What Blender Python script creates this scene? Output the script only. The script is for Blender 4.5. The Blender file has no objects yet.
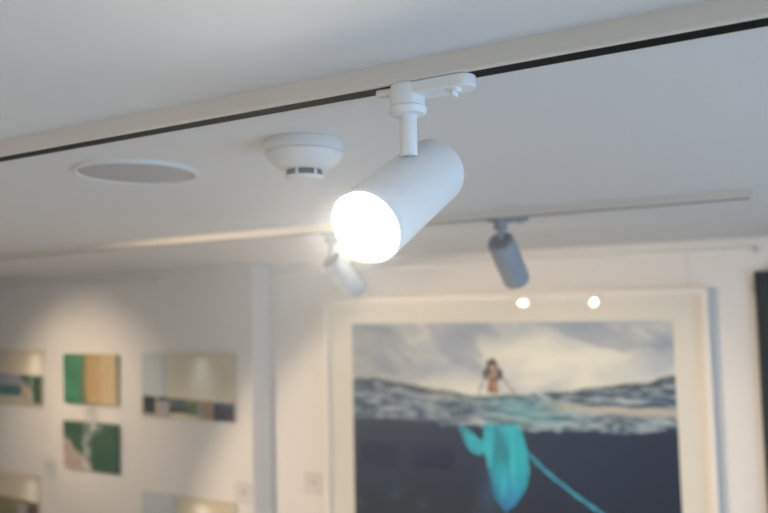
import bpy, bmesh, math, random
from mathutils import Vector, Matrix, noise
random.seed(4)
sc = bpy.context.scene
C = sc.collection
R = math.radians
ZC = 2.50            # camera height; ceiling at 2.80
CEIL = ZC + 0.30
WR = 3.80            # right section of the display wall
WL = 3.614           # left section (stands slightly forward)
XCOR = -2.83

# ---------------------------------------------------------------- camera
yaw, pitch, roll = R(-27.613), R(4.164), R(-1.216)
fwd = Vector((math.sin(yaw)*math.cos(pitch), math.cos(yaw)*math.cos(pitch), math.sin(pitch)))
rt = Vector((math.cos(yaw), -math.sin(yaw), 0)); up = rt.cross(fwd)
rt2 = rt*math.cos(roll) + up*math.sin(roll); up2 = -rt*math.sin(roll) + up*math.cos(roll)
cam = bpy.data.cameras.new('camera'); co = bpy.data.objects.new('camera', cam); C.objects.link(co)
m = Matrix((rt2, up2, -fwd)).transposed().to_4x4(); m.translation = (0, 0, ZC)
co.matrix_world = m
cam.sensor_width = 36; cam.lens = 720/768*36; cam.clip_start = 0.02
cam.dof.use_dof = True; cam.dof.focus_distance = 0.86; cam.dof.aperture_fstop = 3.4
sc.camera = co

# ---------------------------------------------------------------- light
w = bpy.data.worlds.new('world'); sc.world = w; w.use_nodes = True
w.node_tree.nodes['Background'].inputs[0].default_value = (0.62, 0.76, 1.0, 1)
w.node_tree.nodes['Background'].inputs[1].default_value = 0.9

def area(name, loc, rot, sx, sy, power, col):
    l = bpy.data.lights.new(name, 'AREA'); l.shape = 'RECTANGLE'; l.size = sx; l.size_y = sy
    l.energy = power; l.color = col
    o = bpy.data.objects.new(name, l); C.objects.link(o); o.location = loc; o.rotation_euler = rot
    return o
# daylight entering by the glazed right-hand side of the room
area('daylight', (2.35, 0.9, 1.40), (0, R(90), 0), 2.6, 3.6, 58, (0.45, 0.72, 1.0))
# unseen warm fill light added behind the camera to brighten walls and ceiling
area('room_fill', (-2.4, -0.85, CEIL-.04), (0, 0, 0), 4.8, 1.2, 36, (1.0, 0.86, 0.70))

vs = sc.view_settings
vs.view_transform = 'Standard'; vs.look = 'None'; vs.gamma = 1; vs.use_curve_mapping = False
vs.exposure = 0.0

# ---------------------------------------------------------------- materials
def mat(name, col, rough=0.5, metal=0.0, spec=0.5, emit=None, es=0, bump=0, bscale=200, var=0.0, coat=0.0):
    mt = bpy.data.materials.new(name); mt.use_nodes = True
    nt = mt.node_tree; b = nt.nodes['Principled BSDF']
    b.inputs['Base Color'].default_value = (*col, 1); b.inputs['Roughness'].default_value = rough
    b.inputs['Metallic'].default_value = metal; b.inputs['Specular IOR Level'].default_value = spec
    b.inputs['Coat Weight'].default_value = coat
    if emit: b.inputs['Emission Color'].default_value = (*emit, 1); b.inputs['Emission Strength'].default_value = es
    if bump or var:
        tc = nt.nodes.new('ShaderNodeTexCoord'); n = nt.nodes.new('ShaderNodeTexNoise')
        n.inputs['Scale'].default_value = bscale; n.inputs['Detail'].default_value = 4
        nt.links.new(tc.outputs['Object'], n.inputs['Vector'])
        if bump:
            bp = nt.nodes.new('ShaderNodeBump'); bp.inputs['Strength'].default_value = bump; bp.inputs['Distance'].default_value = 0.001
            nt.links.new(n.outputs['Fac'], bp.inputs['Height']); nt.links.new(bp.outputs['Normal'], b.inputs['Normal'])
        if var:
            r = nt.nodes.new('ShaderNodeMix'); r.data_type = 'RGBA'
            r.inputs[6].default_value = (*[c*(1-var) for c in col], 1); r.inputs[7].default_value = (*[min(1, c*(1+var)) for c in col], 1)
            n2 = nt.nodes.new('ShaderNodeTexNoise'); n2.inputs['Scale'].default_value = 3
            nt.links.new(tc.outputs['Object'], n2.inputs['Vector'])
            nt.links.new(n2.outputs['Fac'], r.inputs[0]); nt.links.new(r.outputs[2], b.inputs['Base Color'])
    return mt
M = dict(
    ceil=mat('ceiling_paint', (0.70, 0.70, 0.70), 0.85, bump=0.15, bscale=300, var=0.015),
    wall=mat('wall_paint', (0.74, 0.715, 0.68), 0.8, bump=0.2, bscale=260, var=0.015),
    floor=mat('floor_boards', (0.66, 0.61, 0.54), 0.5, var=0.1),
    track=mat('track_white', (0.70, 0.645, 0.575), 0.38, bump=0.03),
    slot=mat('track_slot_black', (0.012, 0.022, 0.022), 0.45, var=0.1),
    copper=mat('conductor_copper', (0.35, 0.2, 0.1), 0.35, 0.9, var=0.05),
    lampw=mat('lamp_powder_coat', (0.80, 0.80, 0.79), 0.42, bump=0.12, bscale=900),
    lampg=mat('lamp_grey_coat', (0.27, 0.31, 0.36), 0.5, bump=0.12, bscale=900),
    plastic=mat('white_plastic', (0.68, 0.675, 0.66), 0.4, bump=0.02),
    cavity=mat('sensor_cavity', (0.10, 0.105, 0.10), 0.7, var=0.1),
    dark=mat('dark_cavity', (0.03, 0.035, 0.035), 0.7, var=0.1),
    grille=mat('speaker_grille', (0.33, 0.34, 0.35), 0.6),
    metal=mat('satin_white_rail', (0.80, 0.79, 0.76), 0.16, 0.0, 0.8, coat=0.6, var=0.02),
    frame=mat('frame_cream_wood', (0.76, 0.725, 0.67), 0.45, bump=0.06, bscale=40, var=0.03),
    mount=mat('mount_board', (0.80, 0.75, 0.70), 0.85, bump=0.1, bscale=500),
    wire=mat('steel_wire', (0.35, 0.34, 0.33), 0.35, 0.9, var=0.05),
    card=mat('label_card', (0.70, 0.69, 0.66), 0.7, bump=0.05),
    cardedge=mat('label_edge', (0.46, 0.45, 0.43), 0.7, var=0.05),
    ink=mat('grey_ink', (0.34, 0.34, 0.34), 0.8, var=0.05),
    black=mat('dark_green_black', (0.022, 0.027, 0.022), 0.45, bump=0.1, var=0.2),
    blackf=mat('black_satin', (0.012, 0.014, 0.012), 0.35, bump=0.05),
    lens=mat('glowing_diffuser', (0.9, 0.9, 0.88), 0.3, emit=(1.0, 0.93, 0.80), es=45, var=0.01),
    lensr=mat('glowing_lens', (0.9, 0.9, 0.88), 0.3, emit=(1.0, 0.86, 0.66), es=60, var=0.01),
)
# perforated grille: voronoi dots
nt = M['grille'].node_tree; v = nt.nodes.new('ShaderNodeTexVoronoi'); v.inputs['Scale'].default_value = 420
tc = nt.nodes.new('ShaderNodeTexCoord'); cr = nt.nodes.new('ShaderNodeValToRGB')
cr.color_ramp.elements[0].position = 0.30; cr.color_ramp.elements[0].color = (0.20, 0.205, 0.21, 1)
cr.color_ramp.elements[1].position = 0.42; cr.color_ramp.elements[1].color = (0.50, 0.50, 0.505, 1)
nt.links.new(tc.outputs['Object'], v.inputs['Vector']); nt.links.new(v.outputs['Distance'], cr.inputs[0])
nt.links.new(cr.outputs[0], nt.nodes['Principled BSDF'].inputs['Base Color'])
# floor boards
nt = M['floor'].node_tree; bk = nt.nodes.new('ShaderNodeTexBrick'); tc = nt.nodes.new('ShaderNodeTexCoord')
bk.inputs['Color1'].default_value = (0.70, 0.65, 0.58, 1); bk.inputs['Color2'].default_value = (0.64, 0.59, 0.52, 1)
bk.inputs['Mortar'].default_value = (0.12, 0.1, 0.08, 1); bk.inputs['Scale'].default_value = 1; bk.inputs['Mortar Size'].default_value = 0.003
bk.inputs['Brick Width'].default_value = 1.4; bk.inputs['Row Height'].default_value = 0.16
nt.links.new(tc.outputs['Object'], bk.inputs['Vector']); nt.links.new(bk.outputs['Color'], nt.nodes['Principled BSDF'].inputs['Base Color'])
# printed surfaces: colour comes from the print's own colour attribute
def print_mat(name, rough, coat):
    mt = mat(name, (1, 1, 1), rough, spec=0.08, coat=coat); n = mt.node_tree.nodes.new('ShaderNodeVertexColor'); n.layer_name = 'ink'
    mt.node_tree.links.new(n.outputs['Color'], mt.node_tree.nodes['Principled BSDF'].inputs['Base Color']); return mt
M['print'] = print_mat('printed_photo', 0.55, 0.0)
M['gloss_print'] = print_mat('printed_photo_satin', 0.4, 0.0)
g = bpy.data.materials.new('glazing'); g.use_nodes = True; nt = g.node_tree
nt.nodes.remove(nt.nodes['Principled BSDF'])
tr = nt.nodes.new('ShaderNodeBsdfTransparent'); gl = nt.nodes.new('ShaderNodeBsdfGlossy'); gl.inputs['Roughness'].default_value = 0.0
tr.inputs[0].default_value = (0.97, 0.98, 0.97, 1)
lw = nt.nodes.new('ShaderNodeLayerWeight'); lw.inputs['Blend'].default_value = 0.5
p5 = nt.nodes.new('ShaderNodeMath'); p5.operation = 'POWER'; p5.inputs[1].default_value = 5; nt.links.new(lw.outputs['Facing'], p5.inputs[0])
fr = nt.nodes.new('ShaderNodeMath'); fr.operation = 'MULTIPLY_ADD'; fr.inputs[1].default_value = .96; fr.inputs[2].default_value = .035; nt.links.new(p5.outputs[0], fr.inputs[0])
mx = nt.nodes.new('ShaderNodeMixShader')
nt.links.new(fr.outputs[0], mx.inputs[0]); nt.links.new(tr.outputs[0], mx.inputs[1]); nt.links.new(gl.outputs[0], mx.inputs[2])
nt.links.new(mx.outputs[0], nt.nodes['Material Output'].inputs[0])
M['glass'] = g

# ---------------------------------------------------------------- helpers
def obj(name, bm, m, parent=None, smooth=False, bevel=0, seg=3):
    me = bpy.data.meshes.new(name)
    bmesh.ops.recalc_face_normals(bm, faces=bm.faces); bm.to_mesh(me); bm.free()
    me.materials.append(m)
    if smooth:
        for p in me.polygons: p.use_smooth = True
        me.set_sharp_from_angle(angle=R(40))
    o = bpy.data.objects.new(name, me); C.objects.link(o)
    if parent: o.parent = parent
    if bevel:
        b = o.modifiers.new('bevel', 'BEVEL'); b.width = bevel; b.segments = seg; b.limit_method = 'ANGLE'; b.angle_limit = R(40)
        for p in me.polygons: p.use_smooth = True
        me.set_sharp_from_angle(angle=R(30))
    return o
def tag(o, label, cat=None, group=None, kind=None):
    if label: o['label'] = label
    if cat: o['category'] = cat
    if group: o['group'] = group
    if kind: o['kind'] = kind
    return o
def thing(name, label, cat, loc=(0, 0, 0), group=None):
    o = bpy.data.objects.new(name, None); C.objects.link(o); o.location = loc; o.empty_display_size = 0.05
    return tag(o, label, cat, group)
def struct(name, bm, m, label, **k):
    return tag(obj(name, bm, m, **k), label, name.split('_')[0], kind='structure')
def box(bm, x0, x1, y0, y1, z0, z1):
    vs_ = [bm.verts.new(p) for p in ((x0,y0,z0),(x1,y0,z0),(x1,y1,z0),(x0,y1,z0),(x0,y0,z1),(x1,y0,z1),(x1,y1,z1),(x0,y1,z1))]
    for f in ((0,3,2,1),(4,5,6,7),(0,1,5,4),(1,2,6,5),(2,3,7,6),(3,0,4,7)): bm.faces.new([vs_[i] for i in f])
    return bm
def lathe(bm, prof, mtx=None, n=64, closed=False):
    """revolve (r, z) points round z, then transform"""
    rings = []
    for r, z in prof:
        if r < 1e-6: rings.append([bm.verts.new((0, 0, z))])
        else: rings.append([bm.verts.new((r*math.cos(2*math.pi*i/n), r*math.sin(2*math.pi*i/n), z)) for i in range(n)])
    pr = list(zip(rings, rings[1:] + ([rings[0]] if closed else [])))
    if not closed: pr = pr[:len(rings)-1]
    for a, b in pr:
        for i in range(n):
            j = (i+1) % n
            if len(a) == 1 and len(b) == 1: continue
            if len(a) == 1: bm.faces.new((a[0], b[i], b[j]))
            elif len(b) == 1: bm.faces.new((a[i], a[j], b[0]))
            else: bm.faces.new((a[i], a[j], b[j], b[i]))
    if mtx is not None:
        for ring in rings:
            for v_ in ring: v_.co = mtx @ v_.co
    return bm
def extrude_profile(bm, pts, x0, x1, close=True):
    """closed (y, z) outline swept along x"""
    a = [bm.verts.new((x0, y, z)) for y, z in pts]; b = [bm.verts.new((x1, y, z)) for y, z in pts]
    n = len(pts)
    for i in range(n): bm.faces.new((a[i], a[(i+1) % n], b[(i+1) % n], b[i]))
    if close: bm.faces.new(a); bm.faces.new(b)
    return bm
def tube(bm, p0, p1, r, n=10):
    p0, p1 = Vector(p0), Vector(p1); d = p1-p0
    mtx = Matrix.Translation(p0) @ d.to_track_quat('Z', 'Y').to_matrix().to_4x4()
    return lathe(bm, [(0, 0), (r, 0), (r, d.length), (0, d.length)], mtx, n)

# ---------------------------------------------------------------- room shell
XL, XR, YB = -6.6, 2.4, -1.6
bm = bmesh.new(); box(bm, XL, XR+.1, YB-.1, WR+.15, -0.1, 0.0); struct('floor', bm, M['floor'], 'wooden board floor of the gallery')
bm = bmesh.new(); box(bm, XL, XR+.1, YB-.1, WR+.15, CEIL, CEIL+.1); struct('ceiling', bm, M['ceil'], 'smooth white plastered ceiling above the tracks')
bm = bmesh.new(); box(bm, XCOR, XR, WR, WR+.15, 0, CEIL); struct('wall_right', bm, M['wall'], 'cream wall section behind the big framed picture')
bm = bmesh.new(); box(bm, XL, XCOR, WL, WR+.15, 0, CEIL); struct('wall_left', bm, M['wall'], 'cream wall section standing forward on the left, hung with small pictures')
bm = bmesh.new(); box(bm, XL, XR, YB-.1, YB, 0, CEIL); struct('wall_back', bm, M['wall'], 'plain wall behind the viewer')
bm = bmesh.new(); box(bm, XL-.1, XL, YB, WL, 0, CEIL); struct('wall_end', bm, M['wall'], 'plain far left end wall')
bm = bmesh.new()
box(bm, XR, XR+.1, YB, -1.5, 0, CEIL); box(bm, XR, XR+.1, 2.8, WR, 0, CEIL)
struct('wall_window', bm, M['wall'], 'wall piers either side of the large window on the right')
bm = bmesh.new()
for y in (-1.5, 0.0, 1.5, 2.74): box(bm, XR, XR+.06, y, y+.06, 0.06, CEIL-.06)
box(bm, XR, XR+.06, -1.5, 2.8, 0, .06); box(bm, XR, XR+.06, -1.5, 2.8, CEIL-.06, CEIL)
wf = struct('window_1', bm, M['plastic'], 'tall glazed window wall on the right')

# ---------------------------------------------------------------- scattering volume added to imitate lens bloom round the lamp
hz = bpy.data.materials.new('bloom_scatter'); hz.use_nodes = True; nt = hz.node_tree
nt.nodes.remove(nt.nodes['Principled BSDF']); vsn = nt.nodes.new('ShaderNodeVolumeScatter')
vsn.inputs['Color'].default_value = (1, 1, 1, 1); vsn.inputs['Density'].default_value = 0.032; vsn.inputs['Anisotropy'].default_value = 0.6
nt.links.new(vsn.outputs[0], nt.nodes['Material Output'].inputs['Volume'])
bm = bmesh.new(); box(bm, XL+.01, XR-.01, YB+.04, WR+.05, .01, CEIL+.02)
tag(obj('bloom_volume', bm, hz), 'thin scattering volume added through the room to imitate lens bloom round the lit lamp', 'bloom_volume', kind='stuff')

# ---------------------------------------------------------------- lighting tracks
def track(x0, x1, y0, label):
    t = thing('lighting_track', label, 'lighting track', ((x0+x1)/2, y0+.019, CEIL), 'lighting tracks on the ceiling')
    a, b = x0-(x0+x1)/2, x1-(x0+x1)/2
    h, wd, sf, sr = 0.0252, 0.019, 0.0108, 0.0150
    P = [(-wd, 0), (-wd, -h+.0015), (-wd+.0015, -h), (-sf, -h), (-sf, -h+.0022), (-wd+.003, -h+.0022), (-wd+.003, -.003),
         (wd-.003, -.003), (wd-.003, -h+.0022), (sr, -h+.0022), (sr, -h), (wd-.0015, -h), (wd, -h+.0015), (wd, 0)]
    bm = bmesh.new(); extrude_profile(bm, P, a, b); obj('channel', bm, M['track'], t)
    S = [(-wd+.0035, -.0035), (-wd+.0035, -h+.0028), (-sf+.0004, -h+.0028), (-sf+.0004, -h+.012), (-sf+.003, -h+.012), (-sf+.003, -.008),
         (sr-.003, -.008), (sr-.003, -h+.010), (sr-.0012, -h+.008), (sr-.0012, -h+.0002), (sr-.0001, -h+.0002), (sr-.0001, -h+.0028), (wd-.0035, -h+.0028), (wd-.0035, -.0035)]
    bm = bmesh.new(); extrude_profile(bm, S, a+.001, b-.001); tag(obj('slot_insulator', bm, M['slot'], t), 'black slot liner along the underside')
    for s in (-1, 1):
        bm = bmesh.new(); tube(bm, (a+.002, s*.0078, -.0115), (b-.002, s*.0078, -.0155), .0012, 8); obj('conductor', bm, M['copper'], t)
    for x, s in ((a, -1), (b, 1)):
        bm = bmesh.new(); box(bm, min(x, x+s*.004), max(x, x+s*.004), -wd-.0005, wd+.0005, -h-.0005, 0); obj('end_cap', bm, M['plastic'], t, bevel=.001)
    return t
track(-3.4, 1.2, 0.7715, 'white lighting track nearest the viewer, carrying the big lit spotlight')
track(-5.2, -0.014, 2.133, 'thinner-looking white lighting track farther back, above the two grey spotlights')
track(-4.4, 0.6, -0.70, 'white lighting track behind the viewer')

# ---------------------------------------------------------------- spotlights
def spotlight(loc, axis, R_, L, coat, lensmat, label, group, stem_len, joint, power, colr, angle, blend=0.6, bulb=.018, s=1.0, flip=1):
    """loc: centre of the track underside; axis: direction the light points"""
    t = thing('track_spotlight', label, 'spotlight', loc, group)
    cm = M[coat]
    # adapter box under the track with rounded ends
    bm = bmesh.new()
    n = 12; o = []; x1 = .089*s; hw = .0165*s
    for i in range(n+1):
        a = -math.pi/2 + math.pi*i/n; o.append((flip*(x1-hw+hw*math.cos(a)), hw*math.sin(a)))
    o += [(flip*-.010*s, hw), (flip*-.010*s, -hw)]
    lo = [bm.verts.new((x, y, -.0155*s)) for x, y in o]; hi = [bm.verts.new((x, y, -.0003)) for x, y in o]
    k = len(o)
    for i in range(k): bm.faces.new((lo[i], lo[(i+1) % k], hi[(i+1) % k], hi[i]))
    bm.faces.new(lo); bm.faces.new(hi)
    ad = obj('adapter', bm, cm, t, bevel=.0018*s)
    # neck of the adapter that goes up in the slot
    bm = bmesh.new(); box(bm, min(flip*-.008*s, flip*.075*s), max(flip*-.008*s, flip*.075*s), -.0052, .0052, -.0004, .0108); obj('contact_block', bm, M['plastic'], t)
    # cup collar
    bm = bmesh.new()
    lathe(bm, [(0, 0), (.0205*s, 0), (.0215*s, -.004*s), (.0215*s, -.026*s), (.0235*s, -.028*s), (.0235*s, -.0325*s), (.021*s, -.036*s), (.012*s, -.0375*s), (0, -.0375*s)], Matrix.Translation((0, 0, -.0006)))
    obj('collar', bm, cm, t, True)
    bm = bmesh.new()
    box(bm, min(flip*-.018*s, flip*-.041*s), max(flip*-.018*s, flip*-.041*s), -.008*s, .008*s, -.0095*s, -.0004); obj('locking_tab', bm, cm, t, bevel=.0028*s)
    bm = bmesh.new()
    lathe(bm, [(0, -.0125*s), (.0085*s, -.0125*s), (.0085*s, -.017*s), (.007*s, -.019*s), (0, -.019*s)], Matrix.Translation((flip*.064*s, -.004*s, 0)))
    kb = obj('knob', bm, cm, t, True)
    bm = bmesh.new(); box(bm, flip*.064*s-.0016*s, flip*.064*s+.0016*s, -.012*s, .004*s, -.0235*s, -.0188*s); obj('knob_grip', bm, cm, kb, bevel=.0008*s)
    # stem
    zt, zb = -.036*s, -.036*s-stem_len
    bm = bmesh.new()
    lathe(bm, [(0, zt), (.0122*s, zt), (.0122*s, zt-.003*s), (.0108*s, zt-.0035*s), (.0108*s, zb), (0, zb)], None, 40)
    obj('stem', bm, cm, t, True)
    # housing
    ax = Vector(axis).normalized(); q = ax.to_track_quat('Z', 'X').to_matrix().to_4x4()
    c = Vector(joint)                            # middle of the housing, from loc
    mt = Matrix.Translation(c) @ q; h = L/2; rr = R_
    bm = bmesh.new()
    lathe(bm, [(0, -h), (rr-.007, -h), (rr-.003, -h+.0012), (rr-.0006, -h+.004), (rr, -h+.008), (rr, h-.0085), (rr-.0008, h-.008), (rr-.0008, h-.0065), (rr, h-.006), (rr, h-.0008), (rr-.0008, h),
               (rr-.0026, h), (rr-.003, h-.006), (rr-.004, h-.014), (0, h-.014)], mt, 96)
    hs = obj('housing', bm, cm, t, True)
    bm = bmesh.new()
    lr = rr-.0032; base = h-.012; prof = [(lr, base)]
    for i in range(0, 13):
        a = i/12*math.pi/2; prof.append((lr*math.cos(a), h-.010+(bulb+.009)*math.sin(a)))
    prof.append((0, base))
    lathe(bm, prof, mt, 64, closed=False)
    tag(obj('lens', bm, M[lensmat], t, True), 'glowing white domed lens' if bulb > .01 else 'glowing round lens')
    # heat slots on the rear face
    bm = bmesh.new()
    for yy in (-.5, -.25, 0, .25, .5):
        hw2 = rr*math.sqrt(max(.05, .55-yy*yy)); box(bm, -hw2, hw2, yy*rr-.0016, yy*rr+.0016, -h-.0006, -h+.0006)
    for v_ in bm.verts: v_.co = mt @ v_.co
    obj('vent_slots', bm, M['dark'], hs)
    # joint where stem meets housing
    e = Vector((0, 0, zb)); 
    if (e-c).length > rr*1.25:
        bm = bmesh.new(); d = (c-e).normalized()
        tube(bm, e+Vector((0, 0, .004)), e+(c-e)*.55, .0075*s, 20); obj('joint', bm, cm, t, True)
    # the lamp's own light, at the front of the lens
    if bulb > .01:
        l = bpy.data.lights.new('lamp_beam', 'AREA'); l.shape = 'DISK'; l.size = .080; l.energy = power; l.color = colr; l.spread = R(angle)
    else:
        l = bpy.data.lights.new('spot_beam', 'SPOT'); l.energy = power; l.color = colr; l.spot_size = R(angle); l.spot_blend = blend; l.shadow_soft_size = .03
    lo_ = bpy.data.objects.new('spot_beam', l); C.objects.link(lo_); lo_.parent = t
    lo_.matrix_local = Matrix.Translation(c+ax*(h+bulb+.001)) @ (-ax).to_track_quat('Z', 'X').to_matrix().to_4x4()
    return t
G1 = 'ceiling track spotlights'
WARM = (1.0, 0.77, 0.55)
TB = CEIL-.0252
# the big lit one
spotlight((-0.376, 0.7905, TB), (-.012, -.169, -.091), .0450, .196, 'lampw', 'lens',
          'large white cylindrical spotlight shining towards the viewer from the nearest track', G1, .052, (-.0115, .004, -.1365), 3.3, (1.0, .93, .82), 120)
# two grey ones behind
spotlight((-0.712, 2.152, TB), (.004, .136, -.112), .0430, .182, 'lampg', 'lensr',
          'grey cylindrical spotlight seen from behind, hanging above the large sea photograph', G1, .030, (.003, .058, -.130), 30, WARM, 84, .7, bulb=.002)
spotlight((-1.335, 2.152, TB), (.030, .136, -.112), .0400, .172, 'lampg', 'lensr',
          'grey spotlight partly hidden just behind the big glowing lamp', G1, .050, (.018, .055, -.152), 30, WARM, 84, .7, bulb=.002)
# lamps outside the frame: left wall, pair seen in the glass, added rear key
for x, y, ax, pw, ang, lb in ((-4.45, 2.152, (.01, .136, -.09), 82, 80, 'grey spotlight at the far left of the farther track, lighting the left wall'),
                          (-2.472, -.681, (.24, .95, -.40), 30, 50, 'spotlight left of the pair on the track behind the viewer'),
                          (-3.860, -.681, (.66, .95, -.50), 800, 57, 'unseen spotlight added at the left end of the track behind the viewer, key light for the right wall'),  # added lamp, warm key light for the right wall
                          (-1.672, -.681, (.20, .95, -.40), 30, 50, 'spotlight right of the pair on the track behind the viewer')):
    spotlight((x, y, TB), ax, .040, .172, 'lampg', 'lensr', lb, G1, .03 if y > 0 or x < -3 else .10,
              (0, .0, -.203 if x > -3 else -.125) if y < 0 else (0, .056, -.125), pw, WARM, ang, .28 if y < 0 else .8, bulb=.002)

# ---------------------------------------------------------------- ceiling speaker
t = thing('ceiling_speaker', 'round flush ceiling speaker with grey mesh and white rim', 'speaker', (-1.149, 1.086, CEIL))
bm = bmesh.new()
lathe(bm, [(.112, -.0002), (.112, -.004), (.1165, -.0045), (.1185, -.0080), (.1235, -.0080), (.1265, -.003), (.127, -.0002)], None, 128, closed=True)
tag(obj('rim', bm, M['plastic'], t, True), 'white plastic rim')
bm = bmesh.new(); lathe(bm, [(0, -.0078), (.06, -.0070), (.110, -.0058), (.1170, -.0046), (.1170, -.0040), (.1119, -.0038), (.1119, -.0010), (0, -.0010)], None, 128)
tag(obj('grille', bm, M['grille'], t, True), 'grey perforated mesh')

# ---------------------------------------------------------------- smoke detector
t = thing('smoke_detector', 'white domed smoke detector on the ceiling beside the big spotlight', 'smoke detector', (-.708, 1.056, CEIL))
bm = bmesh.new(); lathe(bm, [(0, -.0002), (.067, -.0002), (.069, -.003), (.0695, -.0200), (.068, -.0215), (0, -.0215)], None, 96); obj('base', bm, M['plastic'], t, True)
bm = bmesh.new()
lathe(bm, [(0, -.0216), (.067, -.0216), (.0695, -.0235), (.0685, -.0270), (.066, -.0310), (.056, -.0410), (.043, -.0500), (.0375, -.0520), (0, -.0520)], None, 96)
obj('dome', bm, M['plastic'], t, True)
bm = bmesh.new(); lathe(bm, [(0, -.0521), (.0315, -.0521), (.0315, -.0625), (0, -.0625)], None, 64); tag(obj('chamber', bm, M['cavity'], t, True), 'dark sensing chamber behind the vents')
bm = bmesh.new(); lathe(bm, [(0, -.0626), (.0335, -.0626), (.0340, -.065), (.032, -.0685), (.022, -.0700), (0, -.0705)], None, 64); obj('cap', bm, M['plastic'], t, True)
for i in range(6):
    a = 2*math.pi*i/6 + 2.35 + .44; c_, s_ = math.cos(a), math.sin(a)
    bm = bmesh.new(); box(bm, .0300, .0335, -.0022, .0022, -.0640, -.0510)
    for v_ in bm.verts: v_.co = Matrix.Rotation(a, 4, 'Z') @ v_.co
    obj('vent_rib', bm, M['plastic'], t)

# ---------------------------------------------------------------- hanging rails
def hang_rail(x0, x1, y, z, label):
    t = thing('picture_rail', label, 'picture rail', ((x0+x1)/2, y, z), 'picture hanging rails under the ceiling')
    a, b = (x0-x1)/2, (x1-x0)/2
    pts = [(0, -.013), (-.006, -.013)] + [(-.006-.010*math.cos(i/10*math.pi-math.pi/2), .013*math.sin(i/10*math.pi-math.pi/2)) for i in range(1, 10)] + [(-.006, .013), (0, .013)]
    bm = bmesh.new(); extrude_profile(bm, pts, a, b); obj('rail', bm, M['metal'], t, True)
    bm = bmesh.new(); box(bm, b, b+.006, -.018, 0, -.016, .016); obj('end_cap', bm, M['plastic'], t, bevel=.003)
    bm = bmesh.new(); tube(bm, (b+.003, -.0175, 0), (b+.003, -.0205, 0), .0085, 16); tag(obj('end_screw', bm, M['ink'], t), 'dark fixing screw in the end cap')
    return t
hang_rail(-2.80, -0.022, WR, ZC+.243, 'pale picture rail high on the right wall above the big framed photograph')
hang_rail(-6.2, -3.64, WL, ZC+.232, 'pale picture rail high on the left wall above the small prints')

# ---------------------------------------------------------------- prints
def nz(x, y, s=0, o=4):
    return noise.fractal((x, y, s), 1.0, 2.0, o)
def mixc(a, b, t):
    t = max(0, min(1, t)); return tuple(a[i]*(1-t)+b[i]*t for i in range(3))
def lin(c):
    return tuple((v/255/12.92 if v <= 10 else ((v/255+.055)/1.055)**2.4) for v in c)
def ss(a, b, x):
    t = max(0, min(1, (x-a)/(b-a))); return t*t*(3-2*t)
def interp(pts, x):
    if x <= pts[0][0]: return pts[0][1]
    for (a, b), (c, d) in zip(pts, pts[1:]):
        if x <= c:
            t = (x-a)/(c-a); t = t*t*(3-2*t); return b+(d-b)*t
    return pts[-1][1]
def print_panel(name, w_, h_, thick, paint, nx, m_, parent, origin=(0, 0, 0), face_only=False):
    """panel w_ x h_, top-left at origin, printed face towards -y; paint(u, v) -> linear rgb, v = distance down / width"""
    ny = max(2, int(nx*h_/w_)); bm = bmesh.new(); lay = bm.loops.layers.float_color.new('ink')
    g_ = [[bm.verts.new((origin[0]+w_*i/nx, origin[1], origin[2]-h_*j/ny)) for i in range(nx+1)] for j in range(ny+1)]
    cols = {}
    for j in range(ny+1):
        for i in range(nx+1): cols[g_[j][i]] = (*paint(i/nx, j/ny*h_/w_), 1)
    for j in range(ny):
        for i in range(nx): bm.faces.new((g_[j][i], g_[j+1][i], g_[j+1][i+1], g_[j][i+1]))
    if thick:
        edge = [g_[0][i] for i in range(nx)] + [g_[j][nx] for j in range(ny)] + [g_[ny][i] for i in range(nx, 0, -1)] + [g_[j][0] for j in range(ny, 0, -1)]
        bk_ = [bm.verts.new((v_.co.x, v_.co.y+thick, v_.co.z)) for v_ in edge]
        for v_, b_ in zip(edge, bk_): cols[b_] = cols[v_]
        k = len(edge)
        for i in range(k): bm.faces.new((edge[i], edge[(i+1) % k], bk_[(i+1) % k], bk_[i]))
        bm.faces.new(bk_)
    for f in bm.faces:
        for l in f.loops: l[lay] = cols[l.vert]
    me = bpy.data.meshes.new(name); bmesh.ops.recalc_face_normals(bm, faces=bm.faces); bm.to_mesh(me); bm.free(); me.materials.append(m_)
    o = bpy.data.objects.new(name, me); C.objects.link(o); o.parent = parent
    return o
def inpoly(p, poly):
    x, y = p; c = False; j = len(poly)-1
    for i in range(len(poly)):
        xi, yi = poly[i]; xj, yj = poly[j]
        if (yi > y) != (yj > y) and x < (xj-xi)*(y-yi)/(yj-yi)+xi: c = not c
        j = i
    return c
def seg_d(p, a, b):
    ax_, ay = a; bx, by = b; t = ((p[0]-ax_)*(bx-ax_)+(p[1]-ay)*(by-ay))/((bx-ax_)**2+(by-ay)**2); t = max(0, min(1, t))
    return math.hypot(p[0]-ax_-t*(bx-ax_), p[1]-ay-t*(by-ay)), t

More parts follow.
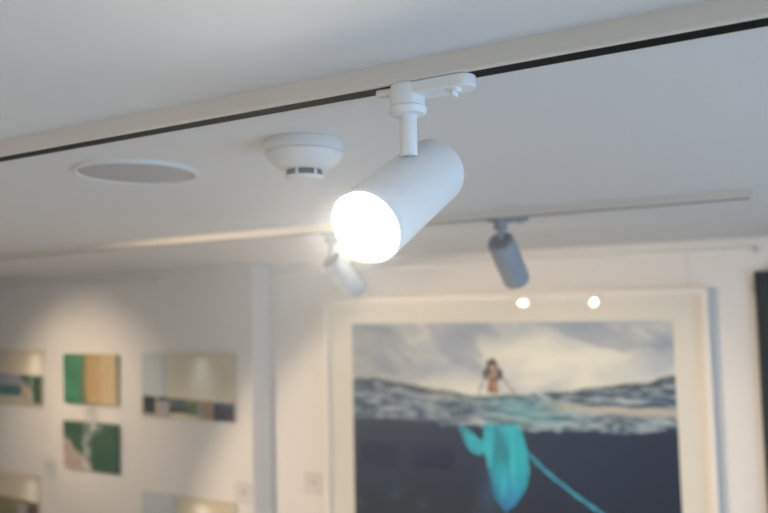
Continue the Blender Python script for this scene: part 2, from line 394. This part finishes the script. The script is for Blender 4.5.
SURF = [(0, .180), (.08, .178), (.18, .192), (.32, .211), (.45, .222), (.55, .217), (.69, .203), (.80, .186), (.91, .172), (1, .150)]
UNDER = [(0, .312), (.10, .306), (.32, .312), (.57, .318), (.74, .312), (.9, .305), (1, .292)]
CLOTH = [(.457,.308),(.484,.300),(.515,.310),(.546,.300),(.572,.318),(.585,.378),(.588,.441),(.577,.488),(.546,.535),(.515,.558),(.484,.527),(.468,.457),(.447,.363)]
FIN = [(.372,.319),(.394,.317),(.450,.361),(.455,.386),(.440,.402),(.413,.394),(.391,.366)]
BODY = [(.473, .160), (.498, .160), (.503, .180), (.501, .214), (.469, .214), (.470, .185)]
ROPE = [(.592,.388),(.630,.425),(.690,.468),(.720,.490),(.780,.526),(.83,.56)]
def sea(u, v):
    s = interp(SURF, u) + .004*nz(u*40, 1.3) + .003*nz(u*110, 2.1)
    un = interp(UNDER, u) + .006*nz(u*30, 5.3) + .004*nz(u*90, 6.1)
    # sky
    cl = nz(u*3.2+.5, v*9+u*2, 3, 6)
    warm = math.exp(-((u-.70)/.38)**2-((v-.13)/.07)**2)
    sky = mixc(lin((158, 172, 196)), lin((228, 226, 220)), .45+.8*cl+.50*warm)
    sky = mixc(sky, lin((138, 150, 180)), .6*ss(.10, .5, nz(u*4+7, v*10-u*5, 9, 5)+.38-v*3.2))
    dd, _ = seg_d((u, v), (.02, .004), (.14, .030)); sky = mixc(sky, lin((104, 118, 165)), .8*(1-ss(0, .016, dd+.006*nz(u*30, v*30))))
    sky = mixc(sky, lin((150, 158, 160)), .5*(1-ss(.0, .35, u)))
    # waves
    vv = (v-s)/max(.01, un-s)
    n1 = nz(u*10, v*70, 11, 6); n2 = nz(u*26, v*120+3, 13, 5)
    wv = mixc(lin((56, 82, 112)), lin((168, 184, 198)), .36+1.1*n1+.7*n2)
    wv = mixc(wv, lin((66, 76, 84)), .85*(1-ss(.04, .22, vv+.3*n2)))
    wv = mixc(wv, lin((196, 188, 180)), (.9*math.exp(-((v-.241-.01*u+.006*n1)/.012)**2)*ss(.60, .72, u)))
    wv = mixc(wv, lin((186, 192, 194)), .55*math.exp(-((v-.232)/.010)**2)*math.exp(-((u-.30)/.07)**2))
    wv = mixc(wv, lin((108, 172, 186)), .65*math.exp(-((u-.53-.12*vv)/.10)**2)*math.exp(-((v-.262)/.045)**2))
    wv = mixc(wv, lin((176, 192, 198)), .55*ss(.55, .95, vv)*ss(-.1, .4, nz(u*45, v*60, 17, 4))*ss(.35, .5, u))
    # underwater
    uw = mixc(lin((12, 38, 76)), lin((8, 28, 54)), ss(.3, .7, v)+.4*nz(u*3, v*3, 21))
    uw = mixc(uw, lin((14, 32, 62)), .7*ss(.85, .93, u+.02*nz(v*8, 2)))
    uw = mixc(uw, lin((52, 92, 140)), .55*math.exp(-((u-.462-.05*nz(u*4, v*5))/.035)**2)*ss(.38, .52, v))
    uw = mixc(uw, lin((12, 28, 46)), .6*ss(.50, .56, v+.02*nz(u*9, 3)))
    uw = mixc(uw, lin((60, 130, 150)), .35*ss(.25, .5, nz(u*16, v*24, 41, 4))*math.exp(-((v-.56)/.03)**2)*(1-ss(.1, .55, u)))
    c = mixc(sky, wv, ss(-.002, .003, v-s)); c = mixc(c, uw, ss(-.003, .004, v-un))
    j = .004*nz(u*60, v*60, 31); p = (u+j, v+j)
    if inpoly(p, CLOTH) or inpoly(p, FIN):
        f = nz(u*34, v*7, 23, 5)
        k = mixc(lin((20, 176, 200)), lin((12, 110, 190)), ss(.38, .62, v-.25*(u-.53)+.05*f))
        k = mixc(k, lin((70, 214, 226)), .5*ss(.1, .5, f)); k = mixc(k, lin((16, 96, 120)), .55*ss(.05, .5, -f))
        if v > .48: k = mixc(k, lin((34, 100, 160)), .4*ss(.50, .57, v+.03*f))
        c = mixc(c, k, .96)
    best = min((seg_d(p, a, b)[0] for a, b in zip(ROPE, ROPE[1:])))
    wdt = .0050+.002*nz(u*60, 7)
    if best < wdt: c = mixc(lin((60, 180, 210)), lin((30, 110, 150)), .5+.9*nz(u*70, v*70, 5))
    if inpoly(p, BODY): c = mixc(lin((176, 132, 104)), lin((120, 92, 84)), .5+nz(u*60, v*60, 8))
    for cx, cy, rx, ry in ((.485, .135, .017, .024), (.465, .158, .008, .020), (.508, .158, .009, .019)):
        if ((p[0]-cx)/rx)**2+((p[1]-cy)/ry)**2 < 1: c = lin((58, 48, 48))
    if ((u-.487)/.007)**2+((v-.141)/.011)**2 < 1: c = lin((196, 164, 148))
    for a, b in (((.515, .165), (.552, .212)), ((.462, .172), (.440, .212))):
        if seg_d(p, a, b)[0] < .003: c = mixc(c, lin((150, 116, 100)), .8)
    return c

# the big framed photograph
IX0, IX1, IZ = -2.209, -0.392, ZC-.084; IH = 1.31
FX0, FX1, FT = -2.405, -0.228, ZC+.071; FB = IZ-IH-.155
t = thing('framed_photograph', 'large cream-framed photograph of a figure at the sea surface with turquoise cloth under water', 'framed picture', ((FX0+FX1)/2, WR, FB))
ox, oz = (FX0+FX1)/2, FB
FD = .052   # frame depth off the wall
def rel(x, z): return x-ox, z-oz
def frame_mesh(x0, x1, z0, z1, wd, y0, y1, taper=.004):
    bm = bmesh.new(); rings = []
    for y, i in ((y1, 0), (y0+.003, 0), (y0, .003), (y0, wd-.003), (y0+.002, wd), (y1, wd+taper)):
        rings.append([bm.verts.new(p) for p in ((x0+i, y, z0+i), (x1-i, y, z0+i), (x1-i, y, z1-i), (x0+i, y, z1-i))])
    for a, b in zip(rings, rings[1:]+[rings[0]]):
        for i in range(4): bm.faces.new((a[i], a[(i+1) % 4], b[(i+1) % 4], b[i]))
    return bm
a0, b0 = rel(FX0, FB); a1, b1 = rel(FX1, FT)
obj('frame', frame_mesh(a0, a1, b0, b1, .034, -FD, -.001), M['frame'], t)
obj('fillet', frame_mesh(a0+.034, a1-.034, b0+.034, b1-.034, .011, -.040, -.004, .001), M['frame'], t)
# mount board: ring round the print
bm = bmesh.new(); r_ = []
px0, pz0 = rel(IX0, IZ-IH); px1, pz1 = rel(IX1, IZ)
for x0, x1, z0, z1, y in ((a0+.040, a1-.040, b0+.040, b1-.040, -.021), (px0, px1, pz0, pz1, -.021), (px0+.002, px1-.002, pz0+.002, pz1-.002, -.0185), (a0+.040, a1-.040, b0+.040, b1-.040, -.0185)):
    r_.append([bm.verts.new(p) for p in ((x0, y, z0), (x1, y, z0), (x1, y, z1), (x0, y, z1))])
for a, b in zip(r_, r_[1:]+[r_[0]]):
    for i in range(4): bm.faces.new((a[i], a[(i+1) % 4], b[(i+1) % 4], b[i]))
tag(obj('mount', bm, M['mount'], t), 'cream mount board around the print')
print_panel('print', IX1-IX0+.012, IH+.012, .003, sea, 460, M['print'], t, (px0-.006, -.0180, pz1+.006))
bm = bmesh.new(); box(bm, a0+.0455, a1-.0455, -.031, -.029, b0+.0455, b1-.0455); obj('glass', bm, M['glass'], t)
for x in (-.315, -2.316):
    bm = bmesh.new(); tube(bm, (x, WR-.0185, FT-.002), (x, WR-.0185, ZC+.243), .0011, 8)
    w_ = obj('hanging_wire', bm, M['wire'], t); w_.location = (-ox, -WR, -oz)

# aerial canvases
def beach(u, v):
    n = nz(u*5, v*5, 2, 5)
    c = mixc(lin((44, 112, 84)), lin((58, 132, 96)), .5+n)
    e = .40+.05*nz(v*5, 3)
    c = mixc(c, lin((112, 104, 62)), .9*math.exp(-((u-e)/.045)**2))
    s = mixc(lin((172, 142, 92)), lin((202, 182, 142)), ss(.5, .95, u)+.5*nz(u*14, v*4, 6))
    return mixc(c, s, ss(e, e+.09, u+.03*nz(u*9, v*12, 4)))
def rocky(u, v):
    n = nz(u*7, v*7, 12, 5)
    c = mixc(lin((26, 70, 52)), lin((44, 92, 62)), .5+.7*n)
    lim = .08+.50*ss(.15, .62, v)
    c = mixc(c, mixc(lin((196, 180, 168)), lin((140, 120, 108)), .4+nz(u*20, v*20, 3)), ss(.0, .06, lim-u+.07*nz(u*12, v*12, 14, 5))*ss(.16, .26, v))
    f = math.exp(-((u-.44-.10*nz(v*5, 5))/.065)**2)*ss(.0, .2, v)+math.exp(-((u-.58)/.14)**2-((v-.05)/.06)**2)
    return mixc(c, lin((214, 220, 214)), .95*f*ss(-.35, .35, nz(u*18, v*18, 19, 5)))
def hung(name, label, cat, x0, x1, ztop, h, y, thick, paint, m_, lean=0, group=None, nx=90):
    t = thing(name, label, cat, ((x0+x1)/2, y, ZC+ztop-h), group); wd = x1-x0
    f = print_panel('print', wd, h, thick, paint, nx, m_, t, (-wd/2, -thick-.002, h))
    if lean: t.rotation_euler = (R(lean), 0, 0)
    return t
GC = 'aerial beach prints'
t1_ = hung('canvas_print', 'aerial print of green sea meeting tan sand, upper of the hanging pair', 'canvas print', -4.508, -3.982, -.277, .348, WL-.006, .026, beach, M['print'], 1.5, GC)
t2_ = hung('canvas_print', 'aerial print of dark green water with pale rocks, lower of the hanging pair', 'canvas print', -4.512, -3.966, -.753, .338, WL-.004, .014, rocky, M['print'], 3.0, GC)
for x in (-.06, ):
    bm = bmesh.new(); tube(bm, (x+.11, -.012, .334), (x+.11, -.012, .334+.16), .0035, 8); tag(obj('hanging_cord', bm, M['wire'], t2_), 'thin grey cord up to the print above')

# prints that picture a lit gallery wall
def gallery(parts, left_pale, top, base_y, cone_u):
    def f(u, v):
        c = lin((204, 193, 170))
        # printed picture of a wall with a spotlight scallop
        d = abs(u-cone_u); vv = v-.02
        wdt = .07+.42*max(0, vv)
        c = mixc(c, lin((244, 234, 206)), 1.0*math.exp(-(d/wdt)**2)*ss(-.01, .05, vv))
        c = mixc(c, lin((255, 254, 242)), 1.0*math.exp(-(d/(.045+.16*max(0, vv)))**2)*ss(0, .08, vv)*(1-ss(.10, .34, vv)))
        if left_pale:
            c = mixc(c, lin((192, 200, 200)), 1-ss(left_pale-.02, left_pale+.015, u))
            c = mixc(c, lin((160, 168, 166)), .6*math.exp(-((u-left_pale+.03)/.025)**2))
        e = base_y+.03*(u-.5)
        if v > e:
            c = lin((184, 174, 158))
            for u0, u1, b, ca, cb in parts:
                if u0 <= u <= u1 and v < b:
                    c = ca(u, v) if callable(ca) else mixc(lin(ca), lin(cb), .5+1.2*nz(u*30, v*30, u0*9, 4)); break
        return c
    return f
P3 = [(.02, .155, .510, (26, 34, 44), (44, 56, 62)), (.18, .30, .400, (44, 44, 52), (70, 66, 74)), (.18, .30, .515, (166, 162, 160), (180, 166, 158)), (.31, .49, .440, (40, 76, 84), (92, 116, 108)),
      (.31, .49, .495, (44, 40, 46), (92, 76, 72)), (.49, .62, .420, (150, 140, 84), (120, 110, 70)), (.49, .62, .500, (40, 96, 66), (96, 120, 70)), (.34, .62, .535, (226, 220, 190), (206, 200, 164)),
      (.64, .70, .52, (140, 128, 120), (160, 150, 140)), (.70, .76, .53, (180, 130, 76), (150, 120, 90)), (.78, .99, .425, (84, 98, 130), (60, 74, 104)), (.78, .99, .535, (22, 26, 44), (46, 54, 72))]
def rock_patch(u, v): return rocky((u-.70)/.30, (v-.227)/.30)
P1 = [(.0, .695, .340, (134, 138, 156), (146, 150, 162)), (.0, .695, .440, (14, 80, 84), (36, 116, 116)), (.0, .695, .52, (190, 182, 160), (170, 170, 150)), (.70, .985, .50, rock_patch, None)]
P5 = [(.0, .99, .275, (128, 104, 56), (150, 120, 70)), (.0, .70, .55, (110, 112, 62), (134, 128, 92)), (.84, .99, .37, (50, 40, 42), (80, 64, 62)), (.70, .99, .55, (160, 154, 156), (176, 166, 162))]
GP = 'prints of a lit gallery wall'
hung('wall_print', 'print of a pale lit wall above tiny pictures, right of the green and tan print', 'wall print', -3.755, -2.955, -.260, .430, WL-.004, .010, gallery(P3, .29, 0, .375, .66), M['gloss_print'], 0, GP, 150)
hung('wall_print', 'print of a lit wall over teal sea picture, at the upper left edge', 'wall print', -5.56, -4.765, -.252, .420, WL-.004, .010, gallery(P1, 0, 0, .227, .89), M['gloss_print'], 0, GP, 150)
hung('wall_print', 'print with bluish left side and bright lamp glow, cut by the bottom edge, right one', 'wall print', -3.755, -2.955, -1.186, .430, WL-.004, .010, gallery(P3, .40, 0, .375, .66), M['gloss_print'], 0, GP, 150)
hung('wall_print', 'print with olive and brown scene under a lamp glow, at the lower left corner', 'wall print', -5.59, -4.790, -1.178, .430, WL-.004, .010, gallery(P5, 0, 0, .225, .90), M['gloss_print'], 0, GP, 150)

# caption labels
def caption(x, y, z, label, w_=.115, h_=.115, mark=True):
    t = thing('caption_label', label, 'label', (x, y, ZC+z-h_/2), 'small caption cards beside the pictures')
    bm = bmesh.new(); box(bm, -w_/2, w_/2, -.0035, -.0005, 0, h_); obj('card_edge', bm, M['cardedge'], t)
    bm = bmesh.new(); box(bm, -w_/2+.009, w_/2-.009, -.0045, -.0034, .009, h_-.009); obj('card', bm, M['card'], t)
    bm = bmesh.new()
    for k, (q0, q1) in enumerate(((.15, .6), (.15, .75), (.15, .5))):
        zz = h_*(.72-.16*k); box(bm, -w_/2+w_*q0, -w_/2+w_*q1, -.0049, -.0044, zz-.004, zz)
    box(bm, w_*.02, w_*.14, -.0049, -.0044, h_*.30, h_*.78)
    tag(obj('faint_print', bm, M['ink'], t), 'faint grey marks, too blurred to read')
    return t
caption(-4.69, WL, -1.112, 'small pale caption card below and left of the rocky green water print')
caption(-2.905, WL, -1.116, 'small pale caption card near the wall corner, at the bottom of the left wall')
caption(-2.51, WR, -1.063, 'small pale caption card just left of the large picture frame')
caption(-4.275, WL, -.690, 'very faint small card between the two aerial prints', .10, .09)

# ---------------------------------------------------------------- dark framed panel, right edge
t = thing('dark_wall_panel', 'tall near-black framed panel on the wall at the right edge', 'panel', (.49, WR, .35))
H_ = ZC+.138-.35
obj('frame', frame_mesh(-.52, .52, 0, H_, .03, -.035, -.001), M['blackf'], t, bevel=.004)
bm = bmesh.new(); box(bm, -.492, .492, -.020, -.002, .028, H_-.028); obj('panel', bm, M['black'], t)

# two dark framed pictures on the wall behind the viewer (mirrored in the big picture's glass)
for x, lb in ((-4.90, 'dark framed picture on the rear wall, left one of two'), (-4.07, 'dark framed picture on the rear wall, right one of two')):
    t = thing('dark_picture', lb, 'framed picture', (x, YB, .32)); t.rotation_euler = (0, 0, math.pi)
    obj('frame', frame_mesh(-.29, .29, 0, .30, .02, -.03, -.001), M['blackf'], t)
    bm = bmesh.new(); box(bm, -.272, .272, -.012, -.002, .018, .282); obj('panel', bm, M['black'], t)
